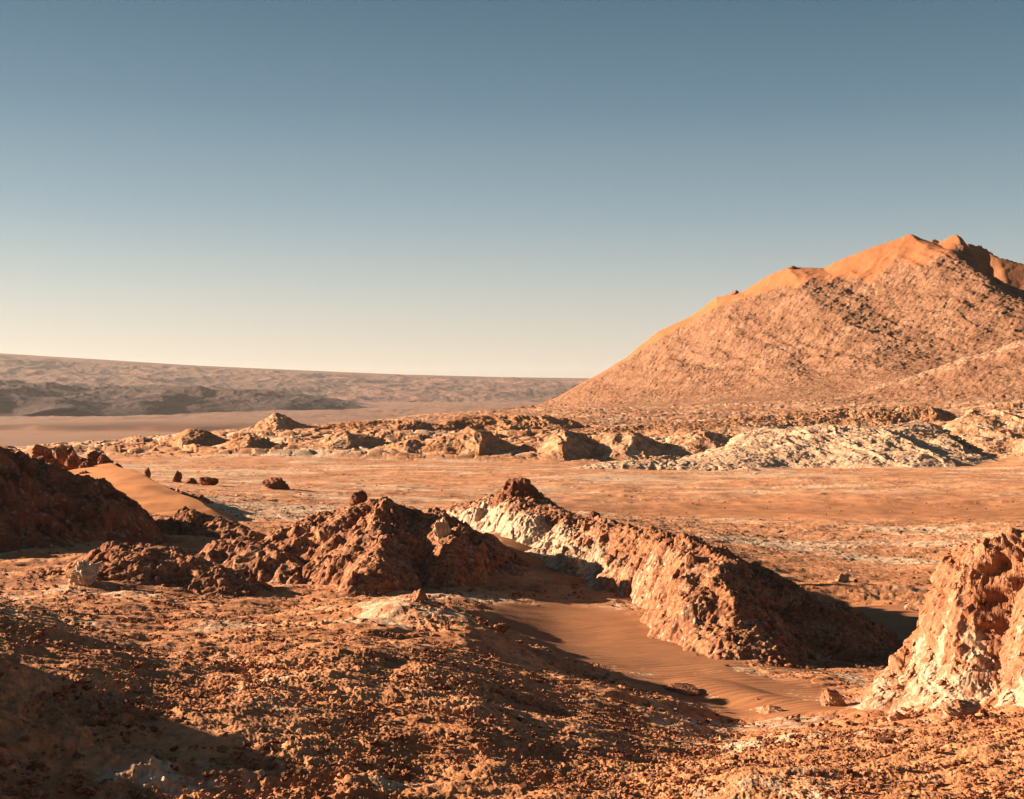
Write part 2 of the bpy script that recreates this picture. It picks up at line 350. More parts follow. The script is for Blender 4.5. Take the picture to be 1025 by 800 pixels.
# ------------------------------------------------------------------ rock masses: a crest line with a flank on each side, broken by rubble relief
def mass(name, mat, crest, res, prof=1.4, near=None, far=None, lobes=(.25, 3.), blocks=((.9,.25),(.35,.35),(.14,.4)), rills=None,
         salt=.2, salt_fn=None, dark_fn=None, sand_fn=None, shape_fn=None, push=0., dents=(), spurs=(), mode='near', block_mask=None, even=False, parent=None, warp=.35, seed=0, pad=1.25, floor=-.25, **props):
    """crest: list of (px, py, d, near half width, far half width)"""
    pts = [P(c[0], c[1], c[2]) for c in crest]
    cx, cy = np.mean([p[0] for p in pts]), np.mean([p[1] for p in pts])
    wmax = max(max(c[3], c[4]) for c in crest) * pad
    xs = [p[0] for p in pts]; ys = [p[1] for p in pts]
    allp = pts + [P(c[0], c[1], c[2]) for sp in spurs for c in sp]
    bx_ = [p[0] for p in allp]; by_ = [p[1] for p in allp]
    gx = np.arange(min(bx_) - wmax, max(bx_) + wmax, res); gy = np.arange(min(by_) - wmax, max(by_) + wmax, res)
    X, Y = np.meshgrid(gx, gy)
    G = ground_z(X, Y)
    sw = wmax * .5
    Xw = X + warp * sw * .5 * fbm(X / sw, Y / sw, 3, seed + 1); Yw = Y + warp * sw * .5 * fbm(X / sw, Y / sw, 3, seed + 5)
    ar = np.arange(len(pts))
    if mode == 'x':      # long hill crest: distance is taken straight across it
        t = np.interp(Xw, xs, ar); dd = Yw - np.interp(t, ar, ys); d = np.abs(dd); s = np.sign(dd)
        d = np.hypot(d, np.maximum(0, np.maximum(xs[0] - Xw, Xw - xs[-1])))
    else:
        t, d, s = spine_query(Xw, Yw, pts)
    zc = np.interp(t, ar, [p[2] for p in pts])
    gc = np.interp(t, ar, [gz(p[0], p[1]) for p in pts])
    A = np.maximum(zc - gc, .02)
    # s>0: left of travel; crests are listed left to right, so left of travel is the far side
    wn_, wf_ = np.interp(t, ar, [c[3] for c in crest]), np.interp(t, ar, [c[4] for c in crest]); w = wn_ + (wf_ - wn_) * (.5 + .5 * s)
    q = d / w
    f = np.where(q < 1, np.clip(1 - q, 0, 1) ** prof, (1 - q) * .6)
    if 1 < prof < 1.05: f = np.where(q < 1.25, .25 * np.clip(1 - q * q, 0, 1) + .75 * np.clip(1 - q / 1.25, 0, 1) ** 1.6, (1.25 - q) * .5)
    if prof < 1: f = np.where(q < 1, .55 * np.clip(1 - q * q, 0, 1) ** 1.15 + .45 * np.clip(1 - q, 0, 1), (1 - q) * .9)
    if shape_fn is not None: f = shape_fn(X, Y, t, d, s, q, f)
    if mode == 'x':
        tx = np.linspace(xs[0], xs[-1], 400); av = np.interp(tx, xs, [max(p[2] - gz(p[0], p[1]), .02) for p in pts])
        kw = 61; ker = np.hanning(kw); ker /= ker.sum(); sm_ = np.convolve(np.pad(av, kw // 2, mode='edge'), ker, 'valid')
        A = A + (np.interp(Xw, tx, sm_) - A) * sstep(0, .13, q)
    Hh = A * f
    for sp in spurs:
        p2 = [P(c[0], c[1], c[2]) for c in sp]; a2 = np.arange(len(p2))
        t2, d2, s2 = spine_query(Xw, Yw, p2)
        A2 = np.maximum(np.interp(t2, a2, [p[2] - gz(p[0], p[1]) for p in p2]), .02)
        n2, f2_ = np.interp(t2, a2, [c[3] for c in sp]), np.interp(t2, a2, [c[4] for c in sp]); q2 = d2 / (n2 + (f2_ - n2) * (.5 + .5 * s2))
        Hh = np.maximum(Hh, A2 * np.where(q2 < 1, .6 * np.clip(1 - q2 * q2, 0, 1) ** 1.15 + .4 * np.clip(1 - q2, 0, 1), (1 - q2) * .9))
    env = sstep(-.05, .35, Hh / np.maximum(A, .3))
    top = 1 - .6 * sstep(.75, 1, f)
    am = np.minimum(A, np.median(A) * 1.5)
    Hh = Hh + lobes[0] * am * env * top * ridged(X / lobes[1], Y / lobes[1], 3, seed + 11) * .5
    if rills is not None:   # water-cut furrows running down the flanks
        rl, ra = rills
        along = t * 0
        seglen = np.r_[0, np.cumsum([np.hypot(*(pts[i + 1] - pts[i])[:2]) for i in range(len(pts) - 1)])]
        along = np.interp(t, ar, seglen) + .25 * d * s
        n = 1 - 2 * np.abs(perlin(along / rl + .4 * perlin(X / rl, Y / rl, seed + 3), d / (rl * 5), seed + 21))
        n = n + .5 * (1 - 2 * np.abs(perlin(along / rl * 2.3, d / (rl * 2.2), seed + 22)))
        Hh = Hh + ra * am * n * env * sstep(0, .15, q) * .5
    benv = sstep(-.12, .2, Hh / np.maximum(A, .3))
    for bi, (sz, ba) in enumerate(blocks):
        pa = .75 if even else .35 + .65 * sstep(-.4, .4, fbm(X / (sz * 5), Y / (sz * 5), 2, seed + 60 + bi))
        if block_mask is not None: pa = pa * block_mask(X, Y, t, d, s, q, Hh)
        Hh = Hh + ba * pa * benv * rubble(X, Y, sz, seed + 30 + bi)
    Z = G + Hh
    keep = Hh > floor * np.maximum(A, .25)
    PX, PY = X.copy(), Y.copy()
    if push:
        gyy, gxx = np.gradient(Z, res)
        st = sstep(.5, 2.0, np.hypot(gxx, gyy))
        nl = np.sqrt(gxx ** 2 + gyy ** 2 + 1)
        n3 = push * st * (fbm((X + Z) / .55, (Z * 1.4 - Y * .5) / .4, 4, seed + 70, .6))
        PX -= gxx / nl * n3; PY -= gyy / nl * n3; Z = Z + n3 / nl * .4
    for (dx_, dy_, dd_, rad, dep) in dents:
        c = P(dx_, dy_, dd_)
        PY += dep * np.exp(-(((X - c[0]) / rad) ** 2 + ((Z - c[2]) / (rad * .8)) ** 2)) * (Y < c[1] + .8) * .85
        PX += dep * np.exp(-(((X - c[0]) / rad) ** 2 + ((Z - c[2]) / (rad * .8)) ** 2)) * (Y < c[1] + .8) * .5
    at = {'salt': np.full(X.shape, salt) if salt_fn is None else salt_fn(X, Y, t, d, s, q, Hh),
          'dark': np.zeros(X.shape) if dark_fn is None else dark_fn(X, Y, t, d, s, q, Hh),
          'sand': np.zeros(X.shape) if sand_fn is None else sand_fn(X, Y, t, d, s, q, Hh)}
    V = np.stack([PX, PY, Z], -1).reshape(-1, 3)
    F = grid_faces(len(gy), len(gx), keep)
    V, F, at = compact(V, F, at)
    if parent is not None:
        org = np.array(parent.location)
    else:
        org = np.array([cx, cy, gz(cx, cy)])
    V = V - org
    me = mesh_from(name, V, F, at)
    return link(name, me, mat, (0, 0, 0) if parent is not None else tuple(org), parent, **props)

# --- the ridge across the middle
def ridge_salt(X, Y, t, d, s, q, H):
    a = np.interp(t, [0, 2, 4, 5.5, 7, 8.5, 11], [.8, 1, 1, .8, .5, .45, .3])
    low = sstep(.45, .85, q) * np.where(s < 0, 1, .4)
    return np.clip(a * (.55 + .6 * low) + .25 * fbm(X / 1.6, Y / 1.6, 3, 5), 0, 1.1)
RIDGE = [(440,512,62,3.0,3),(470,505,61,3.4,3),(500,497,59,2.6,3),(524,492,57,2.2,3),(548,508,55,2.2,3),(582,520,52,2.3,3),(622,527,49,2.3,3),
         (668,536,46,2.3,3),(712,549,43,2.2,3),(762,572,41.6,3.6,2.4),(802,595,40,3.9,2.2),(842,625,38,3.5,2),(880,660,36,2.2,1.4)]
SPUR = [(694,545,43.5,2.2,3.2),(708,555,41,2.2,3.4),(714,572,38.9,1.9,3.2),(722,598,36.6,1.5,2.8),(733,628,34.9,.9,1.8)]
ridge = mass('rock_ridge', M_ridge, RIDGE, .028, prof=.95, lobes=(.3, 1.9), blocks=((.8,.3),(.3,.45),(.14,.65),(.07,.7)), salt_fn=ridge_salt, seed=100, warp=.4, spurs=[SPUR],
     label='long broken red rock ridge crusted with white salt, curving beside the smooth sand gully', category='rock ridge')
mass('pinnacle', M_brown, [(508,482,57.2,1.1,.9),(516,478,57.1,1.2,.9),(526,479,57.0,1.2,.9),(533,486,56.8,1.1,.9),(543,497,56.4,1.0,.8),(556,508,56,.7,.6)], .024, prof=.5, lobes=(.12, .7),
     blocks=((.5,.3),(.22,.4),(.1,.4)), salt=.15, push=.12, parent=ridge, seed=140, warp=.2, floor=-.02, label='dark rock pinnacle sticking up from the ridge crest')

# --- the outcrop by the frame's edge
def out_salt(X, Y, t, d, s, q, H):
    return np.clip(.34 + .4 * sstep(.3, .9, q) + .38 * fbm(X / .5, Y / .5, 3, 9) - .3 * sstep(1.6, 2.3, H), -.2, .9)
def out_shape(X, Y, t, d, s, q, f):
    steep = 1 / (1 + np.exp((q - .42) * 11))
    f2 = .62 * steep + .38 * np.clip(1 - q, -.3, 1)
    return f2 * 1.0
mass('rock_outcrop', M_pale, [(845,694,28.6,.8,.7),(872,680,28.3,1.3,.9),(902,653,28,1.7,1.2),(930,614,27.7,1.9,1.5),(955,550,27.2,1.9,1.7),(1000,539,26.5,2.0,2.2),(1060,533,25.4,2.1,2.6),(1140,528,24.2,2.2,3),(1230,540,23.4,2,2.6)],
     .014, prof=.9, lobes=(.2, .9), blocks=((.4,.2),(.16,.42),(.07,.6)), salt_fn=out_salt, shape_fn=out_shape, push=.11, seed=200, warp=.45, pad=1.4,
     dents=[(988,574,25.9,.18,.28),(1012,568,25.3,.12,.24),(1004,606,25.2,.2,.2),(1036,590,25,.16,.25)],
     label='tall cream and rust outcrop with steep hollowed face at the sand gully mouth', category='outcrop')

# --- shaded mass on the left, dune against it
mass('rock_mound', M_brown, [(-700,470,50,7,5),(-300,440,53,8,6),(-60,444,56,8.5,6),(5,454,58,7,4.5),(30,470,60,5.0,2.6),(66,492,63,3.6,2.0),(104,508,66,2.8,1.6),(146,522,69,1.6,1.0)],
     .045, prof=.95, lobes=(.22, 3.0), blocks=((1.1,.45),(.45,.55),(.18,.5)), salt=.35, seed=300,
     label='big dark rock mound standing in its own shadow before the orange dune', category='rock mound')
def dune_shape(X, Y, t, d, s, q, f): return np.where(q < 1, (1 - q) ** 1.05, (1 - q) * .5)
mass('sand_dune', M_dune, [(30,502,90,4,3),(78,480,89,11,3),(113,463,87,15,3.2),(150,478,81,12,3),(186,496,75,7,2.2),(205,508,71.5,3,1.5)],
     .08, prof=1.0, lobes=(.03, 3), blocks=(), salt=0, sand_fn=lambda X, *a: np.full(X.shape, 1.), shape_fn=dune_shape, warp=.12, seed=330,
     label='smooth sunlit orange sand dune with a clean crest', category='sand dune')

# --- middle mound and its small neighbours
mass('rock_mound', M_ridge, [(262,547,47,2.6,2),(300,525,48,3.8,2.6),(335,511,48.5,4.6,3),(365,503,49,4.6,3),(395,503,49,4.4,3),(428,513,48.5,4.0,2.6),(455,530,47.5,2.8,2)],
     .028, prof=1.02, lobes=(.34, 1.9), blocks=((.9,.3),(.34,.45),(.15,.55),(.075,.6)), salt=.35, seed=400, warp=.4,
     spurs=[[(388,504,48.5,3,2.2),(382,522,46,3,2.0),(374,546,43.4,2.2,1.6),(372,564,41.8,1.3,1.2)], [(425,516,48,2,2),(440,530,46,2,1.6),(452,546,44,1.4,1.2)]],
     label='rugged red-brown rock mound, sunlit on one flank, throwing a deep shadow over the sand gully', category='rock mound')
mass('rock_mound', M_ridge, [(66,568,42.5,1.6,1.4),(110,543,43,2.8,2),(150,545,42.5,2.8,2),(195,557,41.6,2.4,1.6),(238,576,40.6,1.3,1)],
     .028, prof=1.02, lobes=(.3, 1.5), blocks=((.6,.32),(.25,.45),(.11,.6)), salt=.3, seed=450,
     label='low brown rock mound beside the single pale upright boulder', category='rock mound')
mass('rock_mound', M_ridge, [(168,520,62,1.5,1.5),(188,508,62.5,2.2,1.8),(215,517,62,2.2,1.8),(246,528,60.5,1.2,1.2)],
     .045, prof=1.02, lobes=(.3, 1.6), blocks=((.7,.35),(.3,.5),(.13,.5)), salt=.3, seed=470,
     label='small red rock mound at the foot of the orange dune', category='rock mound')
mass('rock_mound', M_ridge, [(188,560,47,.9,1),(222,540,46.5,1.8,1.6),(260,544,45.4,1.8,1.5),(298,560,44,1,.9)],
     .034, prof=1.02, lobes=(.3, 1.4), blocks=((.6,.35),(.25,.5),(.11,.5)), salt=.4, seed=480,
     label='low pale-flecked rubble heap between two bigger rock mounds', category='rock mound')

# --- eroded mounds along the far edge of the plain
G_M = 'eroded mounds along the far edge of the plain'
def mmass(lab, crest, salt, seed, **k):
    mass('salt_mound', M_mound, crest, k.pop('res', .15), prof=k.pop('prof', 1.1), lobes=k.pop('lobes', (.16, 8)), blocks=k.pop('blocks', ((2.0,.14),(.8,.26),(.4,.3))), rills=k.pop('rills', (2.6, .2)),
         salt=salt, seed=seed, label=lab, category='mound', group=G_M, **k)
mmass('orange cone-shaped mound at the far valley edge, with streaked flank', [(120,458,262,6,5),(155,444,264,14,7),(178,429,265,22,9),(205,431,266,21,9),(238,445,264,12,7)], .4, 500)
mmass('dark-capped orange mound just beside the cone-shaped one', [(200,455,250,8,5),(222,441,252,15,8),(240,434,254,18,8),(262,438,254,17,8),(300,451,252,10,6)], .35, 520)
mmass('small bright peaked mound, highest of the distant row', [(255,426,330,5,5),(277,412.5,330,9,7),(292,418,330,7,6),(308,425,330,4,5)], .6, 540)
mmass('wide pale furrowed mound with several humps', [(275,452,252,8,6),(310,439,256,16,8),(340,431,258,19,8),(362,435,258,17,8),(395,445,256,10,6)], .6, 560)
mmass('low pale mound with a dark hollow at its foot', [(360,454,240,6,5),(392,442,243,12,7),(412,438,244,13,7),(440,449,243,8,5)], .55, 580)
mmass('dark flat-topped mound behind the pale furrowed ones', [(330,424,330,4,5),(350,422,332,12,7),(384,420.5,334,13,7),(420,421,334,13,7),(436,424,332,6,5)], .2, 600)
mmass('rounded brown mound with pale skirt and shaded side', [(422,450,240,9,6),(444,434,243,17,8),(462,426,244,20,9),(485,431,244,18,8),(512,447,242,9,6)], .5, 620)
mmass('red flat mound below the hill end, behind the others', [(452,421,340,8,6),(472,416.5,345,16,9),(505,415,350,18,9),(545,415,350,14,8)], .15, 640)
mmass('pale mound with a dark overhanging brow', [(512,452,238,9,6),(540,437,241,17,8),(558,429,242,19,8),(580,434,242,17,8),(610,447,240,9,6)], .6, 660)
mmass('knobbly round pale mound', [(592,453,236,7,5),(612,438,238,14,8),(628,431,239,16,8),(643,437,238,14,8),(662,449,236,8,5)], .65, 680)
mmass('broad pale mound with a notch in its top', [(658,449,238,9,6),(686,436,242,15,8),(704,429,244,19,8),(724,434,243,17,8),(756,446,240,11,6)], .65, 700)
BK = dict(lobes=(.10, 9), blocks=((2.2,.10),(.9,.22),(.45,.3)), rills=(2.2, .12), prof=1.0)
mmass('long chalky bank, whitest slope below the big hill', [(728,446,232,16,9),(756,433,236,24,10),(778,427,240,28,10),(802,428,242,28,10),(826,424,244,28,10),(852,427,243,27,10),(875,428,244,27,9),(900,434,244,24,9)], .95, 720, **BK)
mmass('notched chalky bank next to the whitest slope', [(835,438,240,20,9),(862,430,244,26,9),(884,424,248,28,10),(908,420,254,30,10),(930,426,254,28,10),(962,430,252,26,8),(1000,438,248,20,8)], .85, 740, **BK)
mmass('knobbly cream bank under the lower hill spur', [(926,440,246,18,9),(962,422,248,26,10),(992,407,252,32,10),(1030,409,252,32,10),(1090,408,254,32,10),(1180,424,250,24,10)], .65, 760, **BK)
mmass('low rough crust line across the red foot of the hill', [(545,430,330,5,4),(590,428,335,9,5),(640,425,340,10,6),(700,421,345,12,6),(760,416,350,13,7),(830,410,355,14,8),(890,406,355,14,8),(930,406,352,9,6)], .45, 790, lobes=(.15, 9), blocks=((1.4,.3),(.7,.4)), rills=None)
mmass('thin pale crust bank along the plain edge', [(575,468,205,3,3),(610,462,207,5,4),(650,459,209,5,4),(700,462,208,5,4),(745,467,205,3,3)], .9, 780, lobes=(.2, 4))

# ------------------------------------------------------------------ the big hill and its lower spur
def hill_shape(X, Y, t, d, s, q, f):
    q = np.where(s < 0, q / 1.55, q / 1.16); ex = np.where(s < 0, 1.82, 1.32)
    return np.where(q < 1, np.clip(1 - q, 0, 1) ** ex, (1 - q) * .3)
def band(X, Y, t, d):
    wd = np.interp(t, [0, 2, 4, 7, 10, 12, 14, 16, 20], [0, 5, 14, 22, 32, 48, 38, 12, 2])
    return (1 - sstep(.75, 1.1, d / (wd + .1) + .35 * fbm(X / 14, Y / 50, 3, 88)))
HILL = [(530,407,930,30,60),(552,397,920,60,70),(580,381,905,95,80),(622,359,890,130,90),(660,331,875,165,100),(690,317,860,180,100),(716,297,845,195,100),(746,292,830,200,100),
        (775,275,815,210,100),(793,267,805,212,100),(832,269,795,214,100),(872,252,780,218,100),(905,239,768,222,100),(917,234,764,224,100),(940,243,755,224,100),(948,240,752,224,100),
        (956,236.5,750,220,95),(962,234.3,748,215,90),(968,237,746,212,70),(976,247,742,205,50),(982,275,735,190,50),(1004,283,720,175,50),(1024,288,705,160,50),(1080,300,665,140,60),(1200,330,620,130,60)]
def hill_salt(X, Y, t, d, s, q, H): return .25 + .3 * fbm(X / 30, Y / 30, 3, 66)
mass('hill', M_hill, HILL, .5, lobes=(.05, 22), blocks=((2.8,.30),(1.5,.55)), rills=(24, .035), mode='x', block_mask=lambda X, Y, t, d, s, q, H: 1 - .85 * band(X, Y, t, d), shape_fn=hill_shape, salt_fn=hill_salt,
     sand_fn=lambda X, Y, t, d, s, q, H: band(X, Y, t, d) * .9, warp=.09, pad=1.62, even=True, seed=900, floor=-.06, kind='structure')
mass('hill', M_hill, [(950,262,800,60,80),(968,243,800,70,80),(982,246,800,70,80),(1000,257.5,790,70,80),(1024,264,785,80,80),(1090,262,780,80,80),(1200,280,780,80,80)], 1.0, prof=1.1, mode='x', lobes=(.03, 30),
     blocks=((4,.2),(2,.2)), salt=.1, sand_fn=lambda X, *a: np.full(X.shape, .6), warp=.05, seed=930, floor=-.06, kind='structure')
mass('hill', M_hill, [(800,411,520,25,25),(850,396,510,45,40),(900,380,500,60,50),(945,364,490,72,55),(1024,340,475,82,60),(1110,318,460,90,65),(1260,330,440,90,70)], .5, prof=1.1, mode='x', lobes=(.10, 22),
     blocks=((2.4,.35),(1.3,.55)), rills=(16, .10), warp=.12, even=True, salt_fn=lambda X, Y, t, d, s, q, H: .3 + .35 * (1 - sstep(.08, .2, q)),  # paler along the crest: its lit top edge is put into the colour
     dark_fn=lambda X, Y, t, d, s, q, H: .6 * np.exp(-((q - .30 - .05 * perlin(X / 15, Y / 15, 4)) / .06) ** 2) * (s < 0),  # shade of the gully recess painted as a dark streak
     shape_fn=lambda X, Y, t, d, s, q, f: f - .16 * np.exp(-((q - .30 - .05 * perlin(X / 15, Y / 15, 4)) / .07) ** 2) * (s < 0), seed=950, floor=-.06, kind='structure')

# ------------------------------------------------------------------ far land
def far_sheet(name, mat, th0, th1, nth, rr, fn, dark=.2, salt=.2):
    th = np.linspace(th0, th1, nth); Rr, T = np.meshgrid(rr, th, indexing='ij')
    X, Y = Rr * np.sin(T), Rr * np.cos(T)
    Z, dk = fn(X, Y, Rr, T)
    F = grid_faces(len(rr), nth)[:, ::-1]
    me = mesh_from(name, np.stack([X, Y, Z], -1).reshape(-1, 3), F, {'salt': np.full(X.shape, salt), 'dark': dk, 'sand': np.zeros(X.shape)})
    return link(name, me, mat, kind='structure')
def plateau_fn(X, Y, Rr, T):
    px = CX + FPX * np.tan(T)
    top = (CY - np.interp(px, [-900, 0, 100, 200, 300, 400, 500, 600, 1500], [345, 356, 361, 366.5, 370.5, 374.5, 377, 378.5, 383])) / FPX * 15000
    ramp_ = (np.clip((Rr - 9200) / 5800, 0, 1)) ** 1.15
    base = np.where(Rr < 9200, -95, -60 + ramp_ * (top + 60))
    er = ridged(X / 900, Y / 1400, 5, 210, .55)
    Z = base + (28 * (er - .7) + 6 * ridged(X / 210, Y / 260, 3, 212)) * np.clip(ramp_ * 6, 0, 1) * (1 - sstep(.8, 1., ramp_))
    Z = np.where(Rr > 15000, top - (Rr - 15000) * .01, Z)
    return Z, .5 * sstep(.1, .7, fbm(X / 1300, Y / 2600, 4, 215))
far_sheet('plateau', M_far, -.75, .75, 1700, np.r_[9000, np.linspace(9200, 15000, 240), 15200, 16500, 19000], plateau_fn)
def hills_fn(X, Y, Rr, T):
    px = CX + FPX * np.tan(T)
    Rw = Rr + 500 * fbm(X / 900, Y / 2000, 3, 233)
    env = sstep(5200, 6300, Rw) * (1 - sstep(7600, 8600, Rr))
    hgt = np.interp(px, [-900, -200, 0, 60, 130, 200, 260, 320, 370, 430, 560, 900], [150, 150, 135, 125, 120, 125, 112, 80, 35, 15, 10, 0])
    n = .55 + .25 * ridged(X / 620, Y / 620, 6, 230, .52) + .25 * fbm(X / 1500, Y / 700, 3, 235)
    return -88 + env * np.maximum(hgt * n + 20, -30), .55 * sstep(-.1, .6, fbm(X / 700, Y / 700, 4, 240))
far_sheet('hills', M_dhill, -.7, .2, 1200, np.linspace(5200, 8700, 240), hills_fn)

# ------------------------------------------------------------------ boulders and stones
def ico(sub):
    t = (1 + 5 ** .5) / 2
    v = [(-1,t,0),(1,t,0),(-1,-t,0),(1,-t,0),(0,-1,t),(0,1,t),(0,-1,-t),(0,1,-t),(t,0,-1),(t,0,1),(-t,0,-1),(-t,0,1)]
    f = [(0,11,5),(0,5,1),(0,1,7),(0,7,10),(0,10,11),(1,5,9),(5,11,4),(11,10,2),(10,7,6),(7,1,8),(3,9,4),(3,4,2),(3,2,6),(3,6,8),(3,8,9),(4,9,5),(2,4,11),(6,2,10),(8,6,7),(9,8,1)]
    v = [np.array(q) / np.linalg.norm(q) for q in v]
    for _ in range(sub):
        cache = {}; nf = []
        def mp(a, b):
            k = (min(a, b), max(a, b))
            if k not in cache:
                m = v[a] + v[b]; v.append(m / np.linalg.norm(m)); cache[k] = len(v) - 1
            return cache[k]
        for a, b, c in f:
            x, y, z = mp(a, b), mp(b, c), mp(c, a); nf += [(a, x, z), (b, y, x), (c, z, y), (x, y, z)]
        f = nf
    return np.array(v), np.array(f)
ICO = {k: ico(k) for k in (1, 2, 4, 5)}
def rock_mesh(name, sub, seed, cuts=14, squash=(1, 1, 1), rough=.05, salt=.2, smooth=True):
    g = np.random.default_rng(seed); V, F = ICO[sub]; V = V.copy()
    for _ in range(cuts):
        n = g.normal(size=3); n /= np.linalg.norm(n); d = g.uniform(.38, .9)
        k = V @ n - d; V -= np.where(k > 0, k, 0)[:, None] * n * .95
    if sub > 2:
        a, b, c = V[:, 0] * 1.7 + V[:, 2] * 1.1, V[:, 1] * 1.7 - V[:, 2] * 1.5, V[:, 2] * 2.6
        nn = fbm(a, b, 4, seed, .6) + .6 * ridged(c + a * .3, b * .6, 3, seed + 9, .6) - .5
        V *= (1 + rough * 1.5 * nn)[:, None]
        V *= (1 + 1.3 * rough * rubble(a * 1.4, b * 1.4 + c, .55, seed, 1.1, .4) + rough * rubble(a * 1.4 + 7, b * 1.4 + c, .22, seed + 1, 1.1, .4))[:, None]
    V[:, 2] -= V[:, 2].min(); h = V[:, 2].max(); V[:, :2] *= (1 + .35 * (1 - V[:, 2:3] / h))
    V[:, 2] -= .3 * h
    V *= np.array(squash) * np.array([.8, .8, 1.25])
    return mesh_from(name, V, F, {'salt': np.full(len(V), salt), 'dark': np.zeros(len(V)), 'sand': np.zeros(len(V))}, smooth)
from mathutils.bvhtree import BVHTree
dg = bpy.context.evaluated_depsgraph_get()
SOLID = [o for o in col.objects if o.type == 'MESH' and o.name.split('.')[0] in ('ground', 'rock_ridge', 'rock_mound', 'sand_dune', 'hill', 'rock_outcrop', 'salt_mound')]
dg.update()
from mathutils import Vector
def drop(x, y):
    best = -1e9
    for o in SOLID:
        if o.name == 'ground': continue
        mw = o.matrix_world if o.parent is None else o.matrix_world
        L = Vector((x, y, 2000)) - o.location
        hit, loc, _, _ = o.ray_cast(L, Vector((0, 0, -1)))
        if hit: best = max(best, loc.z + o.location.z)
    return max(best, gz(x, y))
def at_pixel(px, py, dmin=8, dmax=2000):
    """where the line of sight through a point of the photograph first meets the built land"""
    v = Vector(((px - CX) / FPX, 1, (CY - py) / FPX)).normalized(); best = None
    for o in SOLID:
        hit, loc, _, _ = o.ray_cast(Vector((0, 0, 0)) - o.location, v)
        if hit:
            w = loc + o.location
            if best is None or w.y < best.y: best = w
    return best
def boulder(px, d, w, hgt, mat, seed, label, cat='boulder', name='boulder', group=None, dep=None, rot=0, salt=.15, cuts=12, lift=0.0, py=None, rough=.09):
    """w, hgt: size in photo pixels at distance d; stands on whatever lies below it there"""
    k = d / FPX
    x = (px - CX) * k
    me = rock_mesh(name, 5 if w > 14 else 4, seed, cuts, (w * k * .62, (dep or w) * k * .62, hgt * k * .66), rough, salt)
    z = drop(x, d) if py is None else (CY - py) * k
    o = link(name, me, mat, (x, d, z - lift * k), None, label=label, category=cat)
    o.rotation_euler = (0, 0, rot)
    if group: o['group'] = group
    return o
boulder(85, 38.8, 34, 32, M_pale, 33, 'pale upright boulder, a lone cream rock among brown rubble', salt=1.5, cuts=34, rough=.15)
boulder(360.5, 49, 19, 17, M_brown, 2, 'dark pointed boulder on top of the sunlit rock mound')
boulder(387, 48.6, 17, 10, M_brown, 3, 'dark flat boulder on top of the sunlit rock mound, next to the pointed one')
boulder(417, 30.5, 17, 13, M_pale, 4, 'small tan block perched on the gravel rise before the deep shadow', salt=.4)
boulder(147, 140, 9, 14, M_brown, 5, 'dark upright stone like a tooth, just past the dune crest')
boulder(177, 141, 9, 12, M_brown, 6, 'dark upright stone with a bare gap around it, second past the dune')
boulder(188, 138, 15, 6, M_brown, 7, 'low dark slab at the foot of the upright stones')
boulder(208, 136, 19, 11, M_brown, 8, 'dark wedge-shaped boulder on the plain past the dune')
boulder(274, 124, 24, 12, M_brown, 9, 'lone dark boulder on a small pedestal out on the orange plain')
boulder(327, 62, 16, 8, M_brown, 10, 'low rust slab lying behind the sunlit rock mound')
boulder(592, 51.5, 16, 14, M_brown, 11, 'dark knob on the ridge crest past the pinnacle')
boulder(962, 22.6, 44, 16, M_pale, 12, 'flat pale slab lying at the foot of the outcrop', salt=.6)
boulder(900, 24, 20, 9, M_pale, 13, 'small pale stone where the outcrop meets the gully', salt=.6)
boulder(684, 29.4, 34, 8, M_brown, 14, 'flat dark stone half buried in the gully sand')
boulder(772, 27.3, 26, 6, M_pale, 15, 'thin pale slab half buried in the gully sand', salt=.5)
boulder(832, 27.6, 30, 20, M_pale, 16, 'crumbly tan block in shadow at the end of the ridge', salt=.35)
boulder(445, 45, 22, 20, M_pale, 17, 'whitish boulder at the head of the shaded hollow', salt=.9)
boulder(1008, 26.6, 22, 9, M_brown, 18, 'rust stone sitting on the flat top of the outcrop')
boulder(956, 26.4, 10, 6, M_brown, 19, 'tiny dark stone on the outcrop brow')
boulder(500, 29.8, 20, 9, M_ridge, 20, 'brown stone at the end of the gravel rise, by the shadow edge')
boulder(840, 54, 18, 9, M_pale, 21, 'pale stone on the low sandy hump past the ridge', salt=.6)
boulder(920, 47, 24, 7, M_pale, 22, 'flat pale stone on the sand between ridge and outcrop', salt=.6)
# tumbled blocks between dark mound and dune
g = np.random.default_rng(5)
BL = [(44,452,30,20),(33,462,17,10),(52,463,22,14),(60,455,18,13),(70,452,20,12),(66,464,18,11),(76,460,18,14),(88,466,20,12),(94,458,22,15),(104,459,20,16),(58,474,26,11),(84,474,18,8),(40,472,16,8),(10,456,26,14),(118,466,12,8)]
BLAB = ['tallest rust block of the tumbled heap behind the dark mound', 'small tan block in front of the tallest block of the heap', 'tan block leaning against the tallest rust block of the heap', 'dark split block beside the tallest one of the heap',
 'long tilted slab on top of the tumbled heap', 'pale-edged block low in the tumbled heap', 'steep dark slab in the middle of the tumbled heap', 'low brown block between the two tops of the tumbled heap',
 'dark block on the second top of the tumbled heap', 'reddish block touching the dune crest', 'broad flat slab at the shadow edge below the heap', 'thin slab lying against the dune flank', 'small dark block at the shadow edge below the heap',
 'dark block on the crest of the shaded mound', 'small dark stone behind the dune crest']
for i, ((px, py, w, h), lab) in enumerate(zip(BL, BLAB)):
    d = 92 - (py - 450) * .35 if i != 13 else 58.5
    k = d / FPX
    o = boulder(px, d, w * .8, h * .95, M_brown if i % 3 else M_ridge, 40 + i, lab, cat='rock', group='tumbled rocks between dark mound and dune', rot=g.uniform(0, 3), salt=.3, py=py + h * .55)
